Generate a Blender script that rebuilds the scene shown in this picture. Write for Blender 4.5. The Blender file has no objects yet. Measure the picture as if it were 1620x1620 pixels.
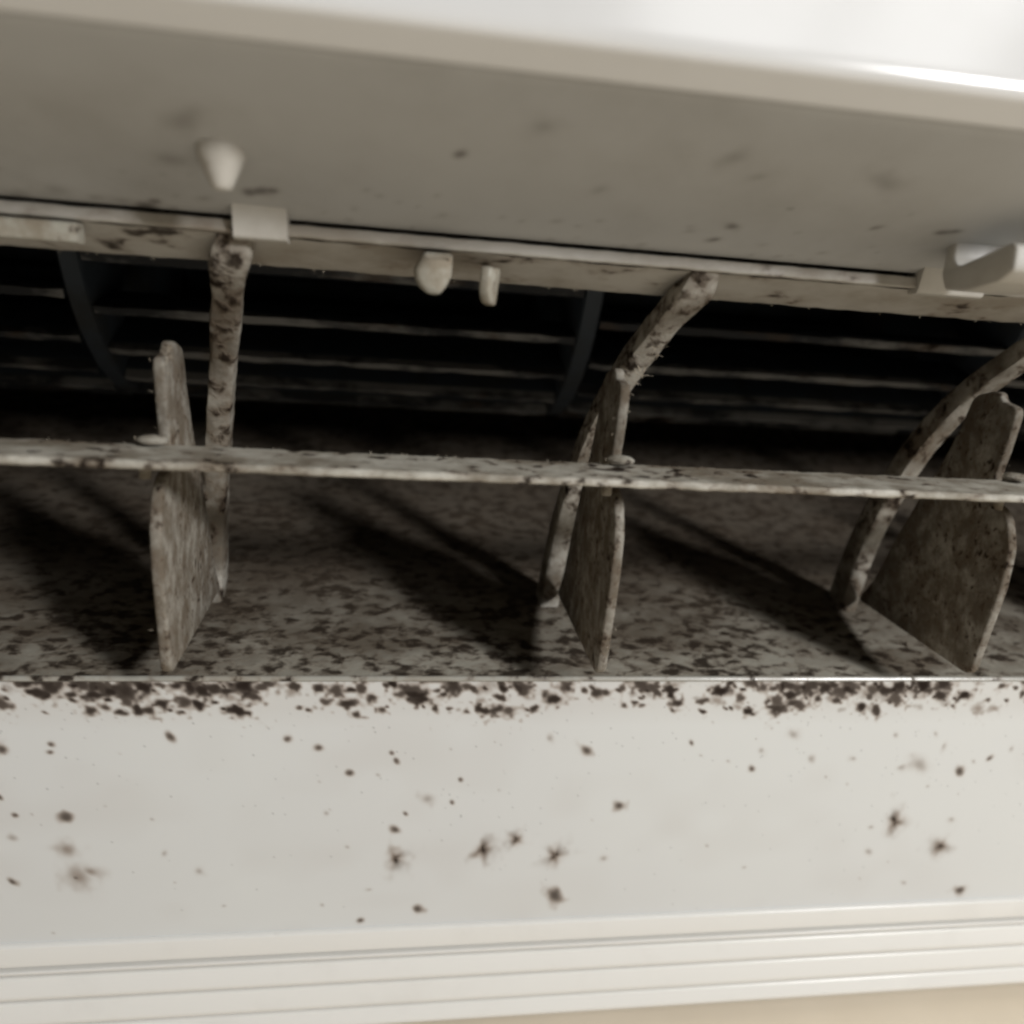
import bpy, bmesh, math, random
import numpy as np
from mathutils import Matrix, Vector, noise as mnoise

SC = bpy.context.scene
MM = 0.001
random.seed(4)
rng = np.random.default_rng(11)

# ------------------------------------------------------------------ frame, camera, light
# Lengths below are millimetres in the frame of the air outlet: X along the unit, Y into the
# outlet, Z square to the outlet floor.  The whole unit hangs tilted on the wall by ROOT.
ROOT = Matrix.Translation((0, 0, 2.0)) @ Matrix.Rotation(math.radians(78), 4, 'X')

def at(x, y, z):
    return ROOT @ Vector((x * MM, y * MM, z * MM))

cam_d = bpy.data.cameras.new('camera')
cam = bpy.data.objects.new('camera', cam_d)
SC.collection.objects.link(cam)
CR = Matrix(((0.9883, -0.0320, -0.1491), (-0.1346, 0.2771, -0.9514), (0.0718, 0.9603, 0.2695)))
# columns of the camera matrix are its right, up and back axes in the outlet frame
cam.matrix_world = ROOT @ CR.to_4x4()
cam_d.sensor_width = 36
cam_d.lens = 36 * 1236 / 1620
cam_d.clip_start = 0.004
cam_d.clip_end = 60
cam_d.dof.use_dof = True
cam_d.dof.focus_distance = 0.118
cam_d.dof.aperture_fstop = 13
SC.camera = cam

world = bpy.data.worlds.new('World')
SC.world = world
world.use_nodes = True
bg = world.node_tree.nodes['Background']
bg.inputs['Color'].default_value = (0.80, 0.90, 1.0, 1)
bg.inputs['Strength'].default_value = 0.005

def area(name, pos, target, size, power, col, size_y=None):
    d = bpy.data.lights.new(name, 'AREA')
    d.energy = power
    d.color = col
    d.size = size
    if size_y:
        d.shape = 'RECTANGLE'
        d.size_y = size_y
    o = bpy.data.objects.new(name, d)
    SC.collection.objects.link(o)
    p, t = at(*pos), at(*target)
    o.location = p
    o.rotation_euler = (t - p).to_track_quat('-Z', 'Y').to_euler()
    return o

area('key_lamp', (545, -570, 335), (40, 120, -40), 0.11, 7.6, (1.0, 0.992, 0.985))
# the two panes of the room's window
area('window_pane', (420, -640, 880), (50, 72, 24), 0.24, 1.3, (1.0, 1.0, 1.0), 0.36)
area('window_pane', (700, -600, 880), (50, 72, 24), 0.20, 1.1, (1.0, 1.0, 1.0), 0.36)

SC.view_settings.view_transform = 'Standard'
SC.view_settings.look = 'None'
SC.view_settings.exposure = 0
SC.view_settings.gamma = 1
SC.render.engine = 'CYCLES'
SC.cycles.filter_width = 2.7
SC.cycles.max_bounces = 8
SC.cycles.use_denoising = True

# ------------------------------------------------------------------ materials
def nt_new(name):
    m = bpy.data.materials.new(name)
    m.use_nodes = True
    nt = m.node_tree
    b = nt.nodes['Principled BSDF']
    return m, nt, b

def N(nt, kind, **kw):
    n = nt.nodes.new(kind)
    for k, v in kw.items():
        setattr(n, k, v)
    return n

def math_n(nt, op, a, b=None, clamp=False):
    n = N(nt, 'ShaderNodeMath', operation=op)
    n.use_clamp = clamp
    for i, v in enumerate((a, b)):
        if v is None:
            continue
        if isinstance(v, (int, float)):
            n.inputs[i].default_value = v
        else:
            nt.links.new(v, n.inputs[i])
    return n.outputs[0]

def noise_n(nt, vec, w, scale, detail=4, rough=0.6, distortion=0.0):
    n = N(nt, 'ShaderNodeTexNoise', noise_dimensions='4D')
    nt.links.new(vec, n.inputs['Vector'])
    nt.links.new(w, n.inputs['W'])
    n.inputs['Scale'].default_value = scale
    n.inputs['Detail'].default_value = detail
    n.inputs['Roughness'].default_value = rough
    n.inputs['Distortion'].default_value = distortion
    return n.outputs['Fac']

def ramp01(nt, v, lo, hi):
    n = N(nt, 'ShaderNodeMapRange')
    n.interpolation_type = 'SMOOTHSTEP'
    nt.links.new(v, n.inputs['Value'])
    n.inputs['From Min'].default_value = lo
    n.inputs['From Max'].default_value = hi
    return n.outputs['Result']

def mixc(nt, fac, a, b):
    n = N(nt, 'ShaderNodeMix', data_type='RGBA')
    for sock, v in ((n.inputs['Factor'], fac), (n.inputs['A'], a), (n.inputs['B'], b)):
        if isinstance(v, (int, float)):
            sock.default_value = v
        elif isinstance(v, tuple):
            sock.default_value = v + (1,) if len(v) == 3 else v
        else:
            nt.links.new(v, sock)
    return n.outputs['Result']

def mould(name, base, film=(0.20, 0.16, 0.11), film_amt=(0.45, 0.75), film_max=0.6, film_scale=90,
          spot=(0.018, 0.013, 0.010), spot_rng=(0.60, 0.68), spot_scale=420, spot_max=0.95,
          stretch=(1, 1, 1), rough=0.5, bump=0.25, bump_scale=900, spec=0.4, deep=None, stained=False):
    """Plastic of one base colour under a brown dust film and dark mould spots."""
    m, nt, b = nt_new(name)
    tc = N(nt, 'ShaderNodeTexCoord')
    oi = N(nt, 'ShaderNodeObjectInfo')
    w = math_n(nt, 'MULTIPLY', oi.outputs['Random'], 37.0)
    mp = N(nt, 'ShaderNodeMapping')
    mp.inputs['Scale'].default_value = stretch
    nt.links.new(tc.outputs['Object'], mp.inputs['Vector'])
    v = mp.outputs[0]
    f = noise_n(nt, v, w, film_scale, 5, 0.62)
    ff = math_n(nt, 'MULTIPLY', ramp01(nt, f, *film_amt), film_max)
    c = mixc(nt, ff, base, film)
    s1 = noise_n(nt, v, w, spot_scale, 3, 0.55, 0.35)
    s2 = noise_n(nt, v, w, spot_scale * 0.22, 2, 0.5)
    s = math_n(nt, 'ADD', math_n(nt, 'MULTIPLY', s1, 0.72), math_n(nt, 'MULTIPLY', s2, 0.28))
    halo = math_n(nt, 'MULTIPLY', ramp01(nt, s, spot_rng[0] - 0.07, spot_rng[1]), 0.55 * spot_max)
    c = mixc(nt, halo, c, (0.16, 0.105, 0.065))
    ss = math_n(nt, 'MULTIPLY', ramp01(nt, s, *spot_rng), spot_max)
    c = mixc(nt, ss, c, spot)
    if stained:                                        # stains, and the hook's painted shadow, stored on the mesh
        at_ = N(nt, 'ShaderNodeAttribute', attribute_name='stain')
        sp = N(nt, 'ShaderNodeSeparateColor')
        nt.links.new(at_.outputs['Color'], sp.inputs[0])
        c = mixc(nt, sp.outputs[1], c, (0.15, 0.115, 0.09))
        c = mixc(nt, sp.outputs[0], c, (0.018, 0.013, 0.011))
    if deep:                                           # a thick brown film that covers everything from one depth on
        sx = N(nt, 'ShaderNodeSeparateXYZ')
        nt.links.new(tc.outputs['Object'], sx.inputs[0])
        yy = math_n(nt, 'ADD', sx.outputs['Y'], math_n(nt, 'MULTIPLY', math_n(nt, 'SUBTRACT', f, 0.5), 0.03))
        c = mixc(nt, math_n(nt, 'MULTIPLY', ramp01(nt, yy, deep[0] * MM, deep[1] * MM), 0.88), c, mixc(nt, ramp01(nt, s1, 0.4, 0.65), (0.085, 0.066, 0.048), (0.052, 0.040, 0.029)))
    nt.links.new(c, b.inputs['Base Color'])
    rr = math_n(nt, 'ADD', math_n(nt, 'MULTIPLY', math_n(nt, 'MAXIMUM', ff, ss), 0.35), rough, True)
    nt.links.new(rr, b.inputs['Roughness'])
    sl_ = math_n(nt, 'MULTIPLY', math_n(nt, 'SUBTRACT', 1.0, math_n(nt, 'MAXIMUM', math_n(nt, 'MULTIPLY', ff, 0.8), ss), True), spec)
    nt.links.new(sl_, b.inputs['Specular IOR Level'])
    if bump:
        bp = N(nt, 'ShaderNodeBump')
        bp.inputs['Strength'].default_value = bump
        bp.inputs['Distance'].default_value = 0.0003
        h = math_n(nt, 'ADD', noise_n(nt, tc.outputs['Object'], w, bump_scale, 5, 0.7), ss)
        nt.links.new(h, bp.inputs['Height'])
        nt.links.new(bp.outputs[0], b.inputs['Normal'])
    return m

M = {}
M['shell'] = mould('shell_plastic', (0.69, 0.69, 0.68), film_max=0.04, spot_rng=(0.80, 0.9), rough=0.17, bump=0.02, bump_scale=300, spec=0.5)
M['flap'] = mould('flap_plastic', (0.47, 0.475, 0.47), film=(0.29, 0.28, 0.26), film_amt=(0.35, 0.75), film_max=0.45, film_scale=45,
                  spot_rng=(0.72, 0.78), spot_scale=230, spot_max=0.6, rough=0.42, bump=0.08, stained=True)
M['lip'] = mould('lip_plastic', (0.50, 0.485, 0.45), film_amt=(0.38, 0.68), film_max=0.6, spot_rng=(0.60, 0.68), spot_scale=330,
                 spot_max=0.85, rough=0.45, bump=0.3, stretch=(0.6, 1, 1))
M['clip'] = mould('clip_plastic', (0.56, 0.545, 0.505), film_amt=(0.42, 0.8), film_max=0.4, spot_rng=(0.70, 0.78), rough=0.38, bump=0.1)
M['edge'] = mould('edge_plastic', (0.36, 0.35, 0.31), film_amt=(0.45, 0.75), film_max=0.75, film_scale=50, spot_rng=(0.545, 0.62), spot_scale=300,
                  rough=0.22, bump=0.1, spec=0.6)
M['bar'] = mould('bar_plastic', (0.50, 0.48, 0.42), film=(0.15, 0.125, 0.09), film_amt=(0.33, 0.62), film_max=0.85, film_scale=160,
                 spot_rng=(0.54, 0.63), spot_scale=520, rough=0.4, bump=0.6, bump_scale=1400, stretch=(0.7, 1, 1))
M['vane'] = mould('vane_plastic', (0.34, 0.325, 0.285), film=(0.095, 0.073, 0.050), film_amt=(0.22, 0.62), film_max=0.85, film_scale=380,
                  spot_rng=(0.53, 0.68), spot_scale=1100, rough=0.6, bump=0.45, bump_scale=1700, stretch=(1, 1.0, 0.8))
M['strut'] = mould('strut_plastic', (0.38, 0.36, 0.315), film=(0.10, 0.082, 0.06), film_amt=(0.34, 0.60), film_max=0.85, film_scale=120,
                   spot_rng=(0.50, 0.64), spot_scale=480, rough=0.6, bump=0.8, bump_scale=1000)
M['latch'] = mould('latch_plastic', (0.38, 0.37, 0.32), film_amt=(0.34, 0.62), film_max=0.7, film_scale=260, spot_rng=(0.58, 0.66), spot_scale=500, rough=0.45, bump=0.5)
M['fan'] = mould('fan_plastic', (0.042, 0.055, 0.072), film=(0.05, 0.048, 0.042), film_amt=(0.4, 0.7), film_max=0.7, film_scale=80,
                 spot_rng=(0.8, 0.9), rough=0.6, bump=0.3)
M['fan_dust'] = mould('fan_edge_dust', (0.235, 0.235, 0.23), film=(0.04, 0.042, 0.046), film_amt=(0.43, 0.55), film_max=0.95, film_scale=75,
                      spot_rng=(0.60, 0.68), spot_scale=200, rough=0.85, bump=0.8, stretch=(0.5, 1, 1))
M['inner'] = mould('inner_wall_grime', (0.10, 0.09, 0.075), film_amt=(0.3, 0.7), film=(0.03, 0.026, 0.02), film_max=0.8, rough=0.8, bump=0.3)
M['fluff'] = mould('dust_fluff', (0.45, 0.40, 0.32), film_amt=(0.4, 0.6), film_max=0.6, film_scale=300, rough=0.95, bump=0)

# outlet floor: pale and speckled by the mouth, a continuous brown film deeper in
def floor_material():
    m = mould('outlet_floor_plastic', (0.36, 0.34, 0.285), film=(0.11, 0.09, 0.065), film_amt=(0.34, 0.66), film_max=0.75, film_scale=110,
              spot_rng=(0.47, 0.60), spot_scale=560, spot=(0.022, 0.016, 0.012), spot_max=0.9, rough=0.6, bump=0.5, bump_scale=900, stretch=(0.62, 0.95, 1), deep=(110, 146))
    return m
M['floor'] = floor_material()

# white bottom panel: every stain is painted into a per-vertex stain mask further down
def panel_material():
    m, nt, b = nt_new('bottom_panel_plastic')
    at_ = N(nt, 'ShaderNodeAttribute', attribute_name='stain')
    sp = N(nt, 'ShaderNodeSeparateColor')
    nt.links.new(at_.outputs['Color'], sp.inputs[0])
    tc = N(nt, 'ShaderNodeTexCoord')
    oi = N(nt, 'ShaderNodeObjectInfo')
    big = noise_n(nt, tc.outputs['Object'], oi.outputs['Random'], 14, 3, 0.5)
    c = mixc(nt, ramp01(nt, big, 0.35, 0.7), (0.655, 0.665, 0.65), (0.625, 0.63, 0.62))
    c = mixc(nt, sp.outputs[1], c, (0.24, 0.140, 0.068))
    c = mixc(nt, sp.outputs[0], c, (0.014, 0.009, 0.007))
    nt.links.new(c, b.inputs['Base Color'])
    r = math_n(nt, 'ADD', math_n(nt, 'MULTIPLY', math_n(nt, 'MAXIMUM', sp.outputs[0], sp.outputs[1]), 0.5), 0.36, True)
    nt.links.new(r, b.inputs['Roughness'])
    sl_ = math_n(nt, 'MULTIPLY', math_n(nt, 'SUBTRACT', 1.0, math_n(nt, 'MAXIMUM', sp.outputs[0], sp.outputs[1]), True), 0.4)
    nt.links.new(sl_, b.inputs['Specular IOR Level'])
    bp = N(nt, 'ShaderNodeBump')
    bp.inputs['Strength'].default_value = 0.35
    bp.inputs['Distance'].default_value = 0.0003
    h = math_n(nt, 'ADD', sp.outputs[0], math_n(nt, 'MULTIPLY', noise_n(nt, tc.outputs['Object'], oi.outputs['Random'], 500, 3, 0.5), 0.12))
    nt.links.new(h, bp.inputs['Height'])
    nt.links.new(bp.outputs[0], b.inputs['Normal'])
    return m
M['panel'] = panel_material()
M['rib'] = mould('rib_plastic', (0.74, 0.73, 0.695), film_amt=(0.5, 0.9), film_max=0.12, spot_rng=(0.735, 0.77), spot_scale=260,
                 spot_max=0.7, rough=0.24, bump=0.06)

M['groove'] = mould('groove_shade', (0.09, 0.085, 0.08), film_max=0.3, spot_rng=(0.8, 0.9), rough=0.8)  # near-black, so the shade between the ribs is painted into the backing
def wall_material():
    m, nt, b = nt_new('wall_paint')
    tc = N(nt, 'ShaderNodeTexCoord')
    n = N(nt, 'ShaderNodeTexNoise')
    n.inputs['Scale'].default_value = 60
    nt.links.new(tc.outputs['Object'], n.inputs['Vector'])
    c = mixc(nt, ramp01(nt, n.outputs['Fac'], 0.3, 0.7), (0.80, 0.70, 0.55), (0.83, 0.73, 0.58))
    nt.links.new(c, b.inputs['Base Color'])
    b.inputs['Roughness'].default_value = 0.7
    bp = N(nt, 'ShaderNodeBump')
    bp.inputs['Strength'].default_value = 0.2
    nt.links.new(n.outputs['Fac'], bp.inputs['Height'])
    nt.links.new(bp.outputs[0], b.inputs['Normal'])
    return m
M['wall'] = wall_material()

# ------------------------------------------------------------------ mesh helpers
def link(name, mesh, parent=None, loc=(0, 0, 0)):
    o = bpy.data.objects.new(name, mesh)
    SC.collection.objects.link(o)
    o.location = Vector(loc) * MM
    if parent is not None:
        o.parent = parent
    return o

def finish(bm, name, mat, angle=32):
    bmesh.ops.recalc_face_normals(bm, faces=bm.faces)
    me = bpy.data.meshes.new(name)
    bm.to_mesh(me)
    bm.free()
    for p in me.polygons:
        p.use_smooth = True
    me.set_sharp_from_angle(angle=math.radians(angle))
    for mm in (mat if isinstance(mat, (list, tuple)) else [mat]):
        me.materials.append(mm)
    return me

def rounded(poly, r, seg=3):
    """Round the corners of a closed polygon."""
    out = []
    n = len(poly)
    for i in range(n):
        p = Vector(poly[i]); a = Vector(poly[i - 1]); c = Vector(poly[(i + 1) % n])
        d1, d2 = a - p, c - p
        rr = min(r, d1.length * 0.45, d2.length * 0.45)
        if rr < 1e-4:
            out.append(tuple(p)); continue
        s, e = p + d1.normalized() * rr, p + d2.normalized() * rr
        for k in range(seg + 1):
            t = k / seg
            out.append(tuple(s * (1 - t) ** 2 + p * 2 * t * (1 - t) + e * t * t))
    return out

def densify(poly, step, closed=True):
    out = []
    n = len(poly)
    for i in range(n if closed else n - 1):
        a, b = Vector(poly[i]), Vector(poly[(i + 1) % n])
        k = max(1, int((b - a).length / step))
        for j in range(k):
            out.append(tuple(a.lerp(b, j / k)))
    if not closed:
        out.append(tuple(poly[-1]))
    return out

def jit(p, amp, f):
    return Vector(p) + mnoise.noise_vector(Vector(p) * f) * amp

def sweep(poly, xs, closed=True, caps=True, amp=0.0, freq=1.0, o=(0, 0, 0)):
    """Profile in (Y, Z) swept along X."""
    bm = bmesh.new()
    rows = []
    ox, oy, oz = o
    for x in xs:
        row = []
        for y, z in poly:
            p = Vector((x, y, z))
            if amp:
                p = jit(p, amp, freq)
            row.append(bm.verts.new(((p.x - ox) * MM, (p.y - oy) * MM, (p.z - oz) * MM)))
        rows.append(row)
    n = len(poly)
    for a, b in zip(rows[:-1], rows[1:]):
        for i in range(n if closed else n - 1):
            j = (i + 1) % n
            bm.faces.new((a[i], a[j], b[j], b[i]))
    if closed and caps:
        bm.faces.new(rows[0]); bm.faces.new(list(reversed(rows[-1])))
    return bm

def plate(poly, t, edge=0.5, amp=0.0, freq=1.0, lean=None):
    """A plate in the (Y, Z) plane, thickness t along X, with soft edges."""
    cx = sum(p[0] for p in poly) / len(poly); cy = sum(p[1] for p in poly) / len(poly)
    n = len(poly)
    nrm = []
    area2 = sum(poly[i][0] * poly[(i + 1) % n][1] - poly[(i + 1) % n][0] * poly[i][1] for i in range(n))
    sg = 1 if area2 > 0 else -1
    for i in range(n):
        d = Vector(poly[(i + 1) % n]) - Vector(poly[i - 1])
        d = d.normalized() if d.length else Vector((1, 0))
        nrm.append(Vector((-d.y, d.x)) * sg)          # pointing inwards
    bm = bmesh.new()
    rows = []
    for x, ins in ((-t / 2, edge), (-t / 2 + edge * 0.35, edge * 0.3), (-t / 2 + edge, 0), (t / 2 - edge, 0), (t / 2 - edge * 0.35, edge * 0.3), (t / 2, edge)):
        row = []
        for i, (y, z) in enumerate(poly):
            p = Vector((x + (lean(y, z) if lean else 0), y + nrm[i].x * ins, z + nrm[i].y * ins))
            if amp:
                p = jit(p, amp, freq)
            row.append(bm.verts.new(p * MM))
        rows.append(row)
    for a, b in zip(rows[:-1], rows[1:]):
        for i in range(n):
            j = (i + 1) % n
            bm.faces.new((a[i], a[j], b[j], b[i]))
    bm.faces.new(rows[0]); bm.faces.new(list(reversed(rows[-1])))
    return bm

def ribbon(path, wx, dns, amp=0.0, freq=1.0):
    """A bar of width wx (along X) and depth dn, following a path of (x, y, z) points."""
    bm = bmesh.new()
    rows = []
    P = [Vector(p) for p in path]
    for i, p in enumerate(P):
        d = (P[min(i + 1, len(P) - 1)] - P[max(i - 1, 0)]).normalized()
        nn = Vector((1, 0, 0)).cross(d).normalized()
        if nn.y < 0:
            nn = -nn
        ww = wx[i] if isinstance(wx, list) else wx
        row = []
        dn = dns[0] + (dns[1] - dns[0]) * i / (len(P) - 1)
        sec = rounded([(-ww / 2, 0), (ww / 2, 0), (ww / 2, dn), (-ww / 2, dn)], 0.8, 2)
        for sx, sn in sec:
            q = p + Vector((sx, 0, 0)) + nn * sn
            if amp:
                q = jit(q, amp, freq)
            row.append(bm.verts.new(q * MM))
        rows.append(row)
    n = len(rows[0])
    for a, b in zip(rows[:-1], rows[1:]):
        for i in range(n):
            j = (i + 1) % n
            bm.faces.new((a[i], a[j], b[j], b[i]))
    bm.faces.new(rows[0]); bm.faces.new(list(reversed(rows[-1])))
    return bm

def smooth_path(pts, n):
    """Catmull-Rom through the points."""
    P = [Vector(p) for p in pts]
    P = [P[0] * 2 - P[1]] + P + [P[-1] * 2 - P[-2]]
    out = []
    seg = len(P) - 3
    for k in range(n + 1):
        u = k / n * seg
        i = min(int(u), seg - 1); t = u - i
        a, b, c, d = P[i:i + 4]
        out.append(0.5 * ((2 * b) + (c - a) * t + (2 * a - 5 * b + 4 * c - d) * t * t + (3 * b - a - 3 * c + d) * t ** 3))
    return out

def lathe(prof, axis_pt, axis='Z', n=20, sx=1.0):
    bm = bmesh.new()
    rows = []
    for r, h in prof:
        row = []
        for k in range(n):
            a = 2 * math.pi * k / n
            u, v = r * math.cos(a) * sx, r * math.sin(a)
            p = {'Z': (u, v, h), 'X': (h, u, v), 'Y': (u, h, v)}[axis]
            row.append(bm.verts.new((Vector(p) + Vector(axis_pt)) * MM))
        rows.append(row)
    for a, b in zip(rows[:-1], rows[1:]):
        for i in range(n):
            bm.faces.new((a[i], a[(i + 1) % n], b[(i + 1) % n], b[i]))
    bm.faces.new(rows[0]); bm.faces.new(list(reversed(rows[-1])))
    return bm

def span(a, b, step):
    n = max(1, int(round((b - a) / step)))
    return [a + (b - a) * i / n for i in range(n + 1)]

# the unit runs on past both sides of the frame
XL, XR = -175.0, 245.0
# ------------------------------------------------------------------ the air conditioner
unit = bpy.data.objects.new('air_conditioner', None)
SC.collection.objects.link(unit)
unit.matrix_world = ROOT
unit.empty_display_size = 0.05
unit['label'] = 'white wall air conditioner seen close into its open air outlet, speckled with black mould'
unit['category'] = 'air conditioner'

# --- wall behind and below the unit
PHI = math.radians(86)
PD = Vector((0, math.cos(PHI), -math.sin(PHI)))       # down the bottom panel towards the wall
PN = Vector((0, -math.sin(PHI), -math.cos(PHI)))      # out of the bottom panel
P0 = Vector((0, 110.0, -59.0))
def onpanel(x, t, h=0.0):
    v = P0 + PD * t + PN * h
    return Vector((x, v.y, v.z))

T_WALL = 75.5
bm = bmesh.new()
c0 = onpanel(0, T_WALL)
wv = []
for sx, sn in ((-2500, 1200), (2500, 1200), (2500, -1600), (-2500, -1600)):
    q = c0 + Vector((sx, 0, 0)) + PN * sn
    wv.append(bm.verts.new(at(*q)))
bm.faces.new(wv)
wall = link('wall', finish(bm, 'wall', M['wall']))
wall['kind'] = 'structure'
wall['label'] = 'plain beige painted wall under the white air conditioner'

# --- outlet floor (scroll) from the mouth back under the fan
floor_prof = smooth_path([(0, 110.2, -58.2), (0, 125, -56.5), (0, 142, -53.6), (0, 160, -50.2), (0, 182, -45.6), (0, 205, -38.6), (0, 228, -28), (0, 245, -12), (0, 254, 10), (0, 256, 40)], 70)
fp = [(p.y, p.z) for p in floor_prof]
low = [(y + 0.2, z - 1.5) for y, z in reversed(fp)]
loop = fp + low[:-1] + [(110.2, -59.6)]
link('mouth_edge', finish(sweep(densify(rounded([(110.15, -58.02), (109.8, -58.06), (109.5, -58.56), (109.62, -58.75), (110.15, -58.75)], 0.12, 2), 1.0), span(XL, XR, 4.0), amp=0.02, freq=0.15), 'mouth_edge', M['edge'], 60), unit)
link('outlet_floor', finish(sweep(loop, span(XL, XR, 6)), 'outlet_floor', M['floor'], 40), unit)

# --- dark inner walls that close the fan chamber
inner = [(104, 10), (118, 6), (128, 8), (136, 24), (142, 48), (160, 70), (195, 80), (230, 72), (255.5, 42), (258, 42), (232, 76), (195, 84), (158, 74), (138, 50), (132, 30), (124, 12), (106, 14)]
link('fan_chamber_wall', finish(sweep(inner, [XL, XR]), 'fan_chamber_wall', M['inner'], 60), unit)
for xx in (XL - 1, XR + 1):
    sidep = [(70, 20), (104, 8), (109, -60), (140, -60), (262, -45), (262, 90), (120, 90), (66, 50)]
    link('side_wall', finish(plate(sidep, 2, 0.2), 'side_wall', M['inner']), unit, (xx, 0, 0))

# --- white bottom panel with its stains (fine grid where the stains are)
def value_noise(nx, ny, cx, cy, seed):
    r = np.random.default_rng(seed)
    g = r.random((ny // cy + 4, nx // cx + 4))
    X = np.arange(nx) / cx; Y = np.arange(ny) / cy
    xi, yi = X.astype(int), Y.astype(int)
    fx, fy = X - xi, Y - yi
    fx = fx * fx * (3 - 2 * fx); fy = fy * fy * (3 - 2 * fy)
    a = g[np.ix_(yi, xi)] * (1 - fx) + g[np.ix_(yi, xi + 1)] * fx
    b = g[np.ix_(yi + 1, xi)] * (1 - fx) + g[np.ix_(yi + 1, xi + 1)] * fx
    return a * (1 - fy[:, None]) + b * fy[:, None]

def paint(spots, GX, GT, dark, halo, wob, wob2, squash=1.2):
    for x, t, r, kind in spots:
        dx, dt = (GX - x), (GT - t) / squash
        sel = (np.abs(dx) < 4.5 * r) & (np.abs(dt) < 5 * r)
        if not sel.any():
            continue
        sl = np.where(sel)
        el = 1.0 if kind == 's' else rng.uniform(1.15, 1.9)
        tilt = -0.45 + rng.normal() * 0.4
        ca, sa = math.cos(tilt), math.sin(tilt)
        u = (dx[sl] * ca - dt[sl] * sa) / el ** 0.5
        v = (dx[sl] * sa + dt[sl] * ca) * el ** 0.5
        rad = np.sqrt(u * u + v * v) / r
        rad = rad * np.maximum(0.45, 1 + 0.6 * wob[sl] + 0.4 * wob2[sl])
        ang = np.arctan2(v, u)
        if kind == 's':
            arms = sum(np.maximum(0, np.cos((ang - aa) )) ** 12 * ln for aa, ln in
                       [(rng.uniform(0, 2 * math.pi), rng.uniform(0.5, 1.1)) for _ in range(11)])
            core = np.exp(-(rad / 0.36) ** 2) * 0.56
            h = np.exp(-(rad / (0.62 + 0.30 * np.minimum(arms, 1.3))) ** 2) * 0.72
            d = np.clip(core + 0.30 * np.exp(-(rad / (0.45 + 0.40 * np.minimum(arms, 1.3))) ** 2) * arms, 0, 0.95)
        elif kind == 'b':
            d = 0.80 / (1 + np.exp((rad - 0.66) * 7))
            h = 0.6 / (1 + np.exp((rad - 1.05) * 6))
        elif kind == 'm':                                  # black core with a brown rim
            amp_ = rng.uniform(0.8, 1.0)
            d = 0.98 * amp_ / (1 + np.exp((rad - 0.95) * 8))
            h = 0.66 / (1 + np.exp((rad - 1.4) * 3.6))
        elif kind == 'n':                                  # brown only
            d = 0.30 * np.exp(-(rad / 0.8) ** 2)
            h = 0.58 * np.exp(-(rad / 1.1) ** 2)
        else:
            d = 0.26 * np.exp(-(rad / 0.6) ** 2)
            h = 0.38 * np.exp(-(rad / 0.95) ** 2)
        dark[sl] = np.maximum(dark[sl], d)
        halo[sl] = np.maximum(halo[sl], h)

STEP = 0.27
gx = np.arange(-92.0, 142.0, STEP)
gt = np.concatenate([np.arange(0.0, 50.6, STEP), [51.0]])
nx, nt_ = len(gx), len(gt)
GX, GT = np.meshgrid(gx, gt)
dark = np.zeros_like(GX); halo = np.zeros_like(GX)
wob = value_noise(nx, nt_, 5, 8, 1) - 0.5
wob2 = value_noise(nx, nt_, 3, 4, 2) - 0.5
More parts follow.
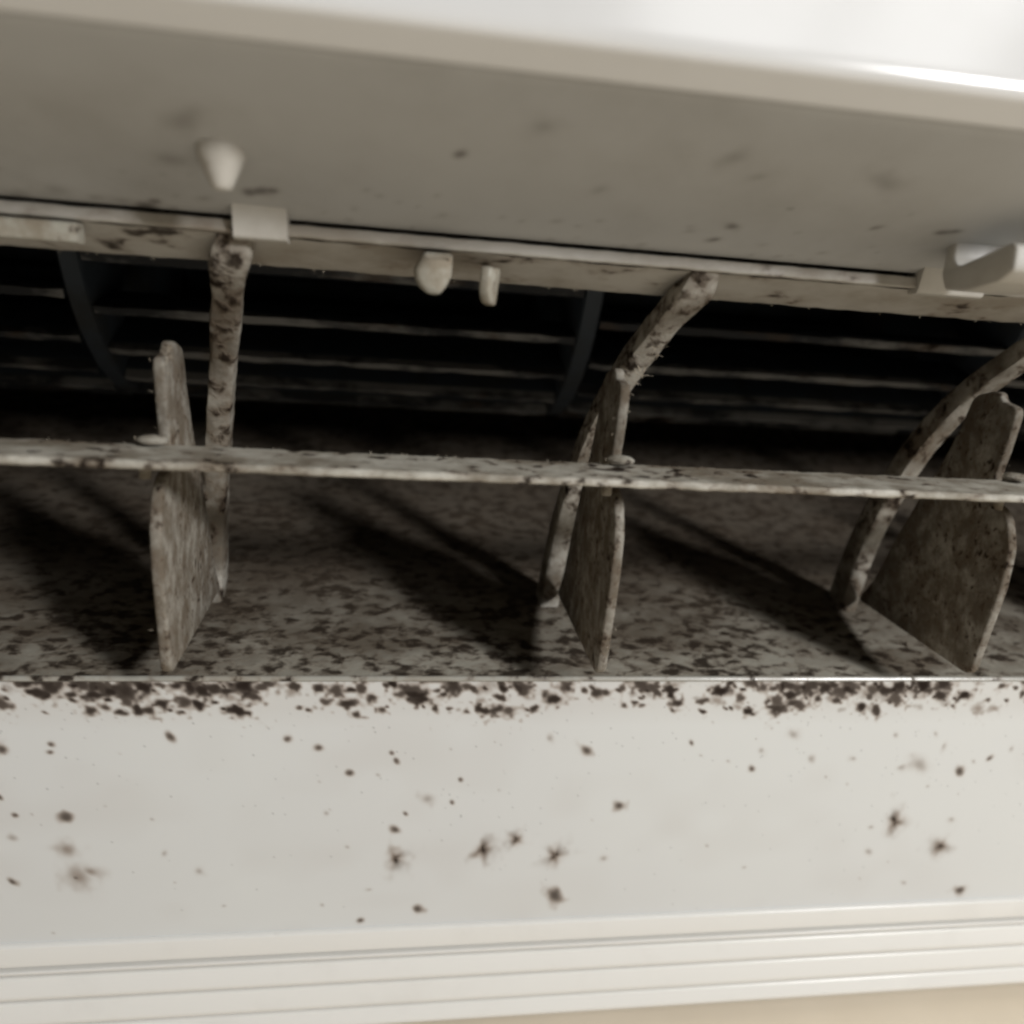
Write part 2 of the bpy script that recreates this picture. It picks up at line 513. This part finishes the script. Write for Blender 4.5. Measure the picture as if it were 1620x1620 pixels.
# X, distance below the mouth, radius, sort: s = radiating colony, b = dark blot, f = faint spot
SPOTS = [(2.0, 34.5, 1.91, 's'), (16.7, 33.2, 1.73, 's'), (22.7, 31.5, 1.3, 's'), (29.8, 35.2, 1.73, 's'), (30.7, 44.3, 1.66, 'b'), (1.9, 28.5, 0.78, 'b'), (6.2, 46.0, 0.87, 'b'), (-3.5, 48.0, 0.61, 'b'), (93.4, 30.0, 1.9, 's'), (104.6, 35.9, 1.73, 's'), (112.0, 47.2, 1.05, 'b'), (103.2, 18.9, 1.03, 'b'), (94.9, 17.3, 1.54, 'f'), (91.3, 17.8, 0.6, 'f'), (40.0, 24.7, 0.77, 'b'), (38.7, 36.2, 0.69, 'f'), (32.9, 13.2, 0.94, 'b'), (-15.3, 10.3, 0.6, 'b'), (-32.5, 9.7, 0.77, 'b'), (-5.7, 16.9, 0.6, 'b'), (0.9, 13.2, 0.43, 'b'), (1.6, 14.6, 0.43, 'b'), (-1.2, 17.4, 0.34, 'f'), (7.0, 22.4, 1.03, 'f'), (11.1, 23.2, 0.43, 'b'), (12.2, 18.6, 0.43, 'b'), (3.5, 25.3, 0.43, 'b'), (-48.8, 24.4, 0.95, 'b'), (-49.4, 30.6, 1.1, 'n'), (-48.2, 36.3, 1.7, 'n'), (-46.3, 35.2, 1.0, 'n'), (-48.6, 36.4, 0.5, 'b'), (-58.1, 36.7, 0.69, 'b'), (-57.0, 28.0, 0.69, 'f'), (-56.0, 23.7, 0.43, 'b'), (-56.4, 11.6, 0.85, 'b'), (-49.6, 10.8, 0.43, 'b'), (-49.8, 12.2, 0.43, 'b'), (-57.8, 20.3, 0.43, 'b'), (-53.7, 23.6, 0.26, 'f'), (-29.7, 35.9, 0.61, 'f'), (-34.9, 32.0, 0.52, 'f'), (-36.3, 25.1, 0.34, 'f'), (-9.3, 24.8, 0.34, 'f'), (51.0, 12.0, 0.43, 'b'), (63.9, 13.7, 0.6, 'f'), (62.9, 17.5, 0.6, 'b'), (58.2, 15.8, 0.34, 'f'), (73.5, 15.6, 0.68, 'f'), (69.1, 10.5, 0.94, 'f'), (81.6, 15.7, 0.51, 'f'), (105.5, 16.8, 0.43, 'f'), (108.5, 16.2, 0.51, 'b'), (98.5, 13.3, 0.51, 'f'), (96.1, 10.7, 0.43, 'f'), (88.4, 10.9, 0.51, 'f'), (88.9, 31.0, 0.43, 'f'), (89.9, 36.8, 0.61, 'f'), (104.9, 29.8, 0.52, 'f'), (31.3, 33.6, 0.35, 'f'), (65.7, 39.4, 0.35, 'f'), (57.5, 34.1, 0.35, 'f'), (26.4, 10.7, 0.51, 'f'), (112.3, 14.2, 0.43, 'f'), (99.2, 44.7, 0.44, 'f'), (-10.5, 12.0, 0.68, 'b'), (-5.9, 31.9, 0.35, 'f'), (-10.0, 44.2, 0.35, 'f'), (-26.1, 43.5, 0.26, 'f'), (-2.1, 41.2, 0.35, 'f'), (16.7, 6.0, 0.34, 'b'), (81.7, 21.2, 0.26, 'f'), (18.8, 20.9, 0.26, 'f')]
for k in range(34):                                    # pin-prick specks
    SPOTS.append((rng.uniform(-90, 140), 6 + 42 * rng.random() ** 1.6, rng.uniform(0.16, 0.26), 'f'))
paint(SPOTS, GX, GT, dark, halo, wob, wob2)
# the mouldy band right under the mouth
dens = value_noise(nx, nt_, 60, 400, 41)[0]            # some stretches are mouldier than others
blots = []
for k in range(680):
    x = rng.uniform(-92, 142)
    if rng.random() > 0.12 + 1.05 * dens[min(nx - 1, int((x + 92) / STEP))]:
        continue
    t = abs(rng.normal(0, 1.1)) + 0.2 if rng.random() < 0.40 else rng.uniform(0.3, 5.6) + 1.3 * rng.random() ** 4
    size = (0.32 + 1.0 * rng.random() ** 2.0) * (1.25 if t < 2.5 else 0.95)
    blots.append((x, t, size, rng.choice(['m', 'm', 'm', 'm', 'n', 'f'])))
wm = value_noise(nx, nt_, 3, 3, 51) - 0.5
wm2 = value_noise(nx, nt_, 2, 2, 52) - 0.5
paint(blots, GX, GT, dark, halo, wm * 1.6, wm2 * 1.6, 0.95)
haze = value_noise(nx, nt_, 90, 40, 71) * 0.6 + value_noise(nx, nt_, 24, 18, 72) * 0.4
halo = np.maximum(halo, 0.07 * np.clip((haze - 0.5) * 3, 0, 1))
for k in range(420):                                   # dust too fine to read as spots
    ax, at2 = int(rng.integers(0, nx)), int(min(nt_ - 1, abs(rng.normal(0, 0.42)) * nt_))
    dark[at2, ax] = max(dark[at2, ax], rng.uniform(0.1, 0.45))
halo = np.maximum(halo, 0.10 * np.clip((8.5 - GT) / 4, 0, 1))

bx = np.concatenate([[XL, -130.0], gx, [190.0, XR]])
pad = lambda A: np.concatenate([A[:, :1] * 0, A[:, :1] * 0, A, A[:, :1] * 0, A[:, :1] * 0], axis=1)
DK, HL = pad(dark), pad(halo)
BX, BT = np.meshgrid(bx, gt)
nb = len(bx)
ys = P0.y + PD.y * BT; zs = P0.z + PD.z * BT
verts = np.stack([BX, ys, zs], -1).reshape(-1, 3) * MM
ii = (np.arange(nt_ - 1)[:, None] * nb + np.arange(nb - 1)[None, :]).ravel()
quads = np.stack([ii, ii + nb, ii + nb + 1, ii + 1], -1)
me = bpy.data.meshes.new('bottom_panel')
me.from_pydata(verts.tolist(), [], quads.tolist())
ca = me.color_attributes.new('stain', 'FLOAT_COLOR', 'POINT')
colr = np.zeros((nb * nt_, 4), dtype=np.float32)
colr[:, 0] = DK.ravel(); colr[:, 1] = HL.ravel(); colr[:, 3] = 1
ca.data.foreach_set('color', colr.ravel())
me.materials.append(M['panel'])
link('bottom_panel', me, unit)

# --- stepped ribs between the panel and the wall
def pl(pts):
    return [(onpanel(0, t, h).y, onpanel(0, t, h).z) for t, h in pts]
def rib(name, prof, r):
    return link(name, finish(sweep(rounded(pl(prof), r, 4), span(XL, XR, 30)), name, M['rib'], 50), unit)
rib('ledge', [(49.6, -1.0), (49.6, 0.8), (53.8, 1.2), (54.1, 0.2), (54.1, -1.0)], 0.5)
for a, b in ((54.7, 55.6), (57.1, 61.3), (62.8, 67.3), (68.8, 72.3)):
    rib('rib', [(a, -1.2), (a, 0.30), (b - 1.0, 1.45), (b, 1.15), (b, -1.2)], 0.45)
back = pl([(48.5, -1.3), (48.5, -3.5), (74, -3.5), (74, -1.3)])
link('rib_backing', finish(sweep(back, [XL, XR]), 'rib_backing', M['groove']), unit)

# --- upper flap (grey underside) and glossy front panel above it
FLAP_SPOTS_SHADE = [(5.5, 17.4, 0.67, 'b'), (39.4, 8.0, 0.98, 'b'), (38.7, 4.4, 0.85, 'b'), (34.8, 5.9, 0.75, 'f'), (56.5, 10.8, 0.64, 'b'), (59.1, 6.2, 0.42, 'f'), (-24.4, 11.3, 1.74, 'f'), (-21.2, 11.5, 0.79, 'f'), (-35.3, 1.5, 0.87, 'f'), (-32.3, 1.2, 1.05, 'f'), (-30.0, 0.5, 1.23, 'b'), (-28.6, 1.8, 0.69, 'b'), (-16.2, 6.3, 1.16, 'b'), (-17.3, 5.8, 1.0, 'b'), (-14.8, 6.7, 0.83, 'b'), (-22.8, 3.5, 0.68, 'f'), (-5.8, 4.2, 0.59, 'f'), (-2.8, 7.6, 0.41, 'f'), (37.5, 18.9, 0.88, 'f'), (21.5, 13.4, 1.09, 'f'), (4.6, 4.5, 0.76, 'f'), (18.2, 5.5, 0.67, 'f'), (53.8, 3.4, 0.68, 'f'), (44.2, 13.2, 0.31, 'b'), (-38.9, 2.5, 1.72, 'f'), (-43.9, 0.2, 1.76, 'f'), (58.6, 14.4, 0.46, 'f'), (65.1, 11.1, 0.79, 'b'), (66.4, 11.7, 0.63, 'b'), (33.3, 21.8, 1.84, 'f'), (51.5, 20.1, 2.17, 'f'), (13.1, 23.6, 1.81, 'f'), (-21.3, 18.6, 2.2, 'f')]  # stains; the pair of blots beside the hook is its shadow, painted in
F0, F1 = Vector((0, 103.6, 6.55)), Vector((0, 76.2, 18.0))
fgx = np.concatenate([[XL, -70.0], np.arange(-56.0, 122.0, 0.42), [150.0, XR]])
fgu = np.arange(0.0, 29.7, 0.40)
FX, FU = np.meshgrid(fgx, fgu)
fd, fh = np.zeros_like(FX), np.zeros_like(FX)
fw1 = value_noise(len(fgx), len(fgu), 4, 4, 61) - 0.5
fw2 = value_noise(len(fgx), len(fgu), 2, 2, 62) - 0.5
extra = [(rng.uniform(-55, 120), 0.2 + 9 * rng.random() ** 2.5, rng.uniform(0.25, 0.6), 'f') for _ in range(60)]
paint(FLAP_SPOTS_SHADE + extra, FX, FU, fd, fh, fw1, fw2, 1.0)
fdir = (F1 - F0).normalized()
fv = np.stack([FX, F0.y + fdir.y * FU, F0.z + fdir.z * FU], -1).reshape(-1, 3) * MM
na = len(fgx)
fi = (np.arange(len(fgu) - 1)[:, None] * na + np.arange(na - 1)[None, :]).ravel()
fq = np.stack([fi, fi + 1, fi + na + 1, fi + na], -1).tolist()
fv = fv.tolist()
rimp = [(75.5, 18.5), (75.8, 19.4), (104.6, 8.0), (103.9, 6.6)]        # rolled front edge, upper side, back edge
last = [(len(fgu) - 1) * na + k for k in range(na)]
for (yy_, zz_) in rimp:
    st = len(fv)
    fv += [[x * MM, yy_ * MM, zz_ * MM] for x in fgx]
    cur = list(range(st, st + na))
    fq += [[last[k], last[k + 1], cur[k + 1], cur[k]] for k in range(na - 1)]
    last = cur
me = bpy.data.meshes.new('upper_flap')
me.from_pydata(fv, [], fq)
ca = me.color_attributes.new('stain', 'FLOAT_COLOR', 'POINT')
colr = np.zeros((len(fv), 4), dtype=np.float32)
colr[:fd.size, 0] = fd.ravel() * 0.7; colr[:fd.size, 1] = fh.ravel() * 0.5; colr[:, 3] = 1
ca.data.foreach_set('color', colr.ravel())
me.materials.append(M['flap'])
link('upper_flap', me, unit)
fpan = [(75.3, 18.9), (75.15, 18.5), (75.0, 18.48), (74.85, 18.52), (74.7, 18.61), (74.2, 18.93), (73.5, 19.38), (72.8, 19.83), (72.45, 20.05), (72.25, 20.18), (72.05, 20.38), (71.9, 20.7), (71.87, 21.1), (71.92, 21.6), (72.15, 22.4), (72.9, 25.2), (74.1, 29.6), (75.7, 35), (78.0, 42), (81.5, 50), (96, 75), (126, 115), (131, 115), (101, 72), (80, 24)]
link('front_panel', finish(sweep(fpan, span(XL, XR, 14)), 'front_panel', M['shell'], 50), unit)

# --- outlet lip: pale upper strip, shaded lower strip
up = rounded([(103.0, 6.05), (102.6, 4.75), (102.9, 4.5), (107, 4.6), (107, 6.05)], 0.25)
link('lip_strip', finish(sweep(densify(up, 0.5), span(XL, XR, 1.5), amp=0.13, freq=0.45), 'lip_strip', M['lip'], 40), unit)
lowp = rounded([(103.7, 4.42), (110.6, 1.25), (111.4, 1.1), (120, 2.0), (120, 4.42)], 0.3)
link('lip_underside', finish(sweep(densify(lowp, 0.6), span(XL, XR, 1.5), amp=0.16, freq=0.5, o=(0, 0, 0)), 'lip_underside', M['lip'], 40), unit)
link('lip_plate', finish(sweep(rounded([(101.9, 4.2), (102.2, 1.9), (104.3, 1.9), (104.3, 4.2)], 0.3), [XL, -60, -45, -37.4]), 'lip_plate', M['latch']), unit)

# --- hinge tabs that bridge the seam
def tab(x0, x1, y0):
    p = rounded([(y0 - 0.6, 9.2), (y0, 6.6), (y0 + 0.4, 3.9), (104.5, 3.7), (105, 9.2)], 0.5)
    return link('hinge_tab', finish(sweep(p, [x0, x0 + 0.25, x1 - 0.25, x1]), 'hinge_tab', M['clip'], 45), unit)
tab(-19.9, -13.7, 101.2)
tab(69.6, 79.5, 101.9)
# --- guide peg on the flap
link('guide_peg', finish(lathe([(0.6, -3.5), (1.0, -3.35), (1.25, -2.8), (2.45, -0.2), (2.55, 1.2), (1.5, 3.0)], (-18.9, 91.3, 11.6), 'Z', 24), 'guide_peg', M['clip'], 50), unit)
# --- hook under the flap at the right
hook = rounded([(97.0, 12.0), (95.3, 12.2), (95.0, 8.2), (94.0, 7.2), (86.0, 9.6), (84.8, 9.4), (84.4, 6.6), (86.5, 5.2), (91.5, 4.2), (95.6, 4.3), (96.8, 6.0)], 0.5)
link('hook', finish(plate(hook, 9.5, 0.35), 'hook', M['clip'], 40), unit, (73.4, 0, 0))
# --- two little latches hanging off the lip
knob = rounded([(-2.5, 0.2), (-2.3, -0.9), (-1.6, -1.9), (-0.5, -2.55), (0.8, -2.5), (1.6, -1.5), (2.2, -0.2), (2.2, 2.4), (-1.3, 2.4)], 0.4, 2)
kb = plate(knob, 4.2, 0.8)
for v in kb.verts:                                     # the dish hangs facing forward
    v.co = Vector((v.co.y, v.co.x, v.co.z + 0.0002 * (v.co.x > 0)))
link('latch_knob', finish(kb, 'latch_knob', M['latch'], 40), unit, (3.9, 102.2, 1.6))
fin = rounded([(100.2, 2.9), (100.0, 0.0), (101.0, -1.5), (103.2, -1.9), (104.6, 2.9)], 0.5)
link('latch_fin', finish(plate([(y - 102, z) for y, z in fin], 1.5, 0.35), 'latch_fin', M['latch'], 40), unit, (10.9, 102, 0)).rotation_euler = (0, 0, math.radians(-24))

# --- link bar
barp = densify(rounded([(92.3, -21.5), (92.1, -22.3), (92.6, -22.6), (101.0, -22.7), (101.5, -22.2), (101.4, -21.4)], 0.25), 0.5)
link('link_bar', finish(sweep(barp, span(XL + 4, XR - 4, 0.8), amp=0.11, freq=0.7), 'link_bar', M['bar'], 45), unit)

# --- louver vanes
vane_prof = [(99.8, -52.6), (98.9, -45), (98.0, -37), (98.2, -31), (99.8, -27.2), (101.6, -25.7), (103.4, -25.3), (104.2, -24.2), (104.2, -20.8), (103.6, -17.5),
             (103.1, -12.0), (103.5, -10.9), (106.5, -10.4), (107.2, -9.2), (108.4, -9.1), (112.5, -10.3), (113.9, -16), (116.2, -22), (119.8, -29), (123.8, -38), (127.3, -47), (131, -52.4)]
vpoly = densify(rounded(vane_prof, 1.6, 4), 0.6)
vbm = plate(vpoly, 1.5, 0.35, amp=0.06, freq=1.3)
vmesh = finish(vbm, 'louver_vane', M['vane'], 50)
cm = finish(lathe([(1.2, -0.35), (1.75, -0.25), (1.9, 0.1), (1.5, 0.4), (0.7, 0.55)], (0, 0, 0), 'Z', 16), 'pin_collar', M['bar'], 50)
pm = finish(lathe([(0.75, -0.2), (0.8, 2.6), (0.5, 2.9)], (0, 0, 0), 'Z', 12), 'pivot_pin', M['bar'], 50)
VX = [-89.6, -29.5, 30.5, 90.5, 150.5]
for i, x in enumerate(VX):
    v = link('louver_vane', vmesh, unit, (x, 0, 0))
    if i:
        v.name = 'louver_vane.%03d' % i
    yaw = [1.0, 0.6, -0.4, 0.5, -0.8][i]
    R = Matrix.Translation(Vector((x, 104, 0)) * MM) @ Matrix.Rotation(math.radians(yaw), 4, 'Z') @ Matrix.Translation(Vector((0, -104, 0)) * MM)
    v.matrix_local = R
    for z in (-20.7, -23.4):
        link('pin_collar', cm, v, (-0.4, 100.6, z))
    link('pivot_pin', pm, v, (-1.7, 101.3, -25.6))

# --- curved support struts behind the vanes
strut_path = smooth_path([(9.6, 103.2, 5.2), (8.6, 104.5, 1.0), (7.0, 110, -3.6), (5.0, 117, -10.5), (3.6, 121, -16.0), (2.0, 125.2, -24), (0.2, 129, -36), (-0.7, 131, -46), (-1.5, 131.8, -56.0)], 64)
wid = []
for k in range(65):
    u = k / 64
    wid.append(3.7 + 1.3 * math.exp(-((u - 0.12) / 0.10) ** 2) + 0.5 * math.exp(-((u - 0.33) / 0.06) ** 2))
sbm = ribbon([tuple(p) for p in strut_path], wid, (2.6, 5.5), amp=0.13, freq=0.7)
smesh = finish(sbm, 'support_strut', M['strut'], 50)
for i, x in enumerate((-89.8, -29.6, 30.4, 90.2, 150.4)):
    s = link('support_strut', smesh, unit, (x, 0, 0))

# --- cross-flow fan
FC = Vector((0, 195.0, 15.9)); FR = 45.0
fan = bpy.data.objects.new('fan_wheel', None)
SC.collection.objects.link(fan)
fan.parent = unit
fan.location = FC * MM
discs = [-153.0, -58.0, 37.0, 132.0, 227.0]
dm_ = finish(lathe([(24, -2.0), (44.0, -2.0), (44.6, -1.5), (44.6, 1.5), (44.0, 2.0), (24, 2.0)], (0, 0, 0), 'X', 64), 'disc', M['fan'], 40)
for x in discs:
    link('disc', dm_, fan, (x, 0, 0))
def blade_mesh():
    L = 90.6
    bm = bmesh.new()
    prof = []
    for k in range(7):                                 # curved chord from the rim inwards
        t = k / 6
        r = 44.8 - 12.5 * t
        a = math.radians(9.0 * (t ** 1.4))
        prof.append((r, a))
    outer = [(r, a) for r, a in prof]
    th = math.radians(2.1)
    loop = [(r, a) for r, a in outer] + [(r, a + th) for r, a in reversed(outer)]
    rows = []
    for x in span(-L / 2, L / 2, 4):
        row = []
        for j, (r, a) in enumerate(loop):
            rr = r + (mnoise.noise(Vector((x * 0.3, a * 30, 3.1))) * 0.6 if j in (0, len(loop) - 1) else 0)
            row.append(bm.verts.new((x * MM, -rr * math.cos(a) * MM, -rr * math.sin(a) * MM)))
        rows.append(row)
    n = len(loop)
    for A, B in zip(rows[:-1], rows[1:]):
        for i in range(n):
            j = (i + 1) % n
            f = bm.faces.new((A[i], A[j], B[j], B[i]))
            if i == n - 1 or i == 0 or i == n - 2:
                f.material_index = 1
    bm.faces.new(rows[0]); bm.faces.new(list(reversed(rows[-1])))
    return finish(bm, 'blade', [M['fan'], M['fan_dust']], 40)
bmesh_blade = blade_mesh()
NB = 27
for s in range(4):
    xm = (discs[s] + discs[s + 1]) / 2
    off = (1.5, 5.2, 0.0, -3.4)[s]
    for k in range(NB):
        b = link('blade', bmesh_blade, fan, (xm, 0, 0))
        b.rotation_euler = (math.radians(80.0 - 13.33 * k + off), 0, 0)

# --- fluff of dust caught on the edges (uncountable, one object)
bm = bmesh.new()
def hair(p, d, ln, r0):
    d = Vector(d).normalized()
    pts = [Vector(p)]
    for k in range(4):
        d = (d + Vector((random.gauss(0, .45), random.gauss(0, .45), random.gauss(0, .45)))).normalized()
        pts.append(pts[-1] + d * ln / 4)
    rows = []
    for k, q in enumerate(pts):
        r = r0 * (1 - k / 5)
        rows.append([bm.verts.new((q + Vector((math.cos(a) * r, math.sin(a) * r, 0.3 * r * math.cos(a)))) * MM) for a in (0, 2.1, 4.2)])
    for A, B in zip(rows[:-1], rows[1:]):
        for i in range(3):
            bm.faces.new((A[i], A[(i + 1) % 3], B[(i + 1) % 3], B[i]))
def clump(p, r, n):
    for _ in range(n):
        d = Vector((random.gauss(0, 1), random.gauss(0, 1), random.gauss(0, 1)))
        hair(Vector(p) + d * r * 0.25, d, r * random.uniform(0.6, 1.5), random.uniform(0.05, 0.13))
for x in VX:
    for _ in range(26):
        z = random.choice([random.uniform(-52, -27), random.uniform(-20, -11)])
        y = 98.4 if z < -27 else 103.6
        hair((x + random.uniform(-1.2, 1.2), y, z), (random.gauss(0, 1), -0.6, random.gauss(0, .6)), random.uniform(0.25, 0.7), 0.06)
    clump((x - 2.0, 100.4, -21.1), 0.8, 9)
    clump((x + 1.0, 103.0, -10.4), 0.7, 6)
clump((33.8, 118.2, -13.6), 1.6, 34)
clump((36.6, 111, -6.5), 1.1, 12)
clump((35.4, 113.5, -10.2), 1.0, 14)
for _ in range(150):
    hair((random.uniform(-110, 160), 101.2, -21.45), (random.gauss(0, 1.2), 0.6, 0.6), random.uniform(0.2, 0.55), 0.05)
for _ in range(90):
    hair((random.uniform(-110, 160), 105.6, 1.0), (random.gauss(0, 1), -0.3, -0.7), random.uniform(0.2, 0.6), 0.06)
fl = link('dust_fluff', finish(bm, 'dust_fluff', M['fluff']), unit)
fl['kind'] = 'stuff'

bpy.context.view_layer.update()
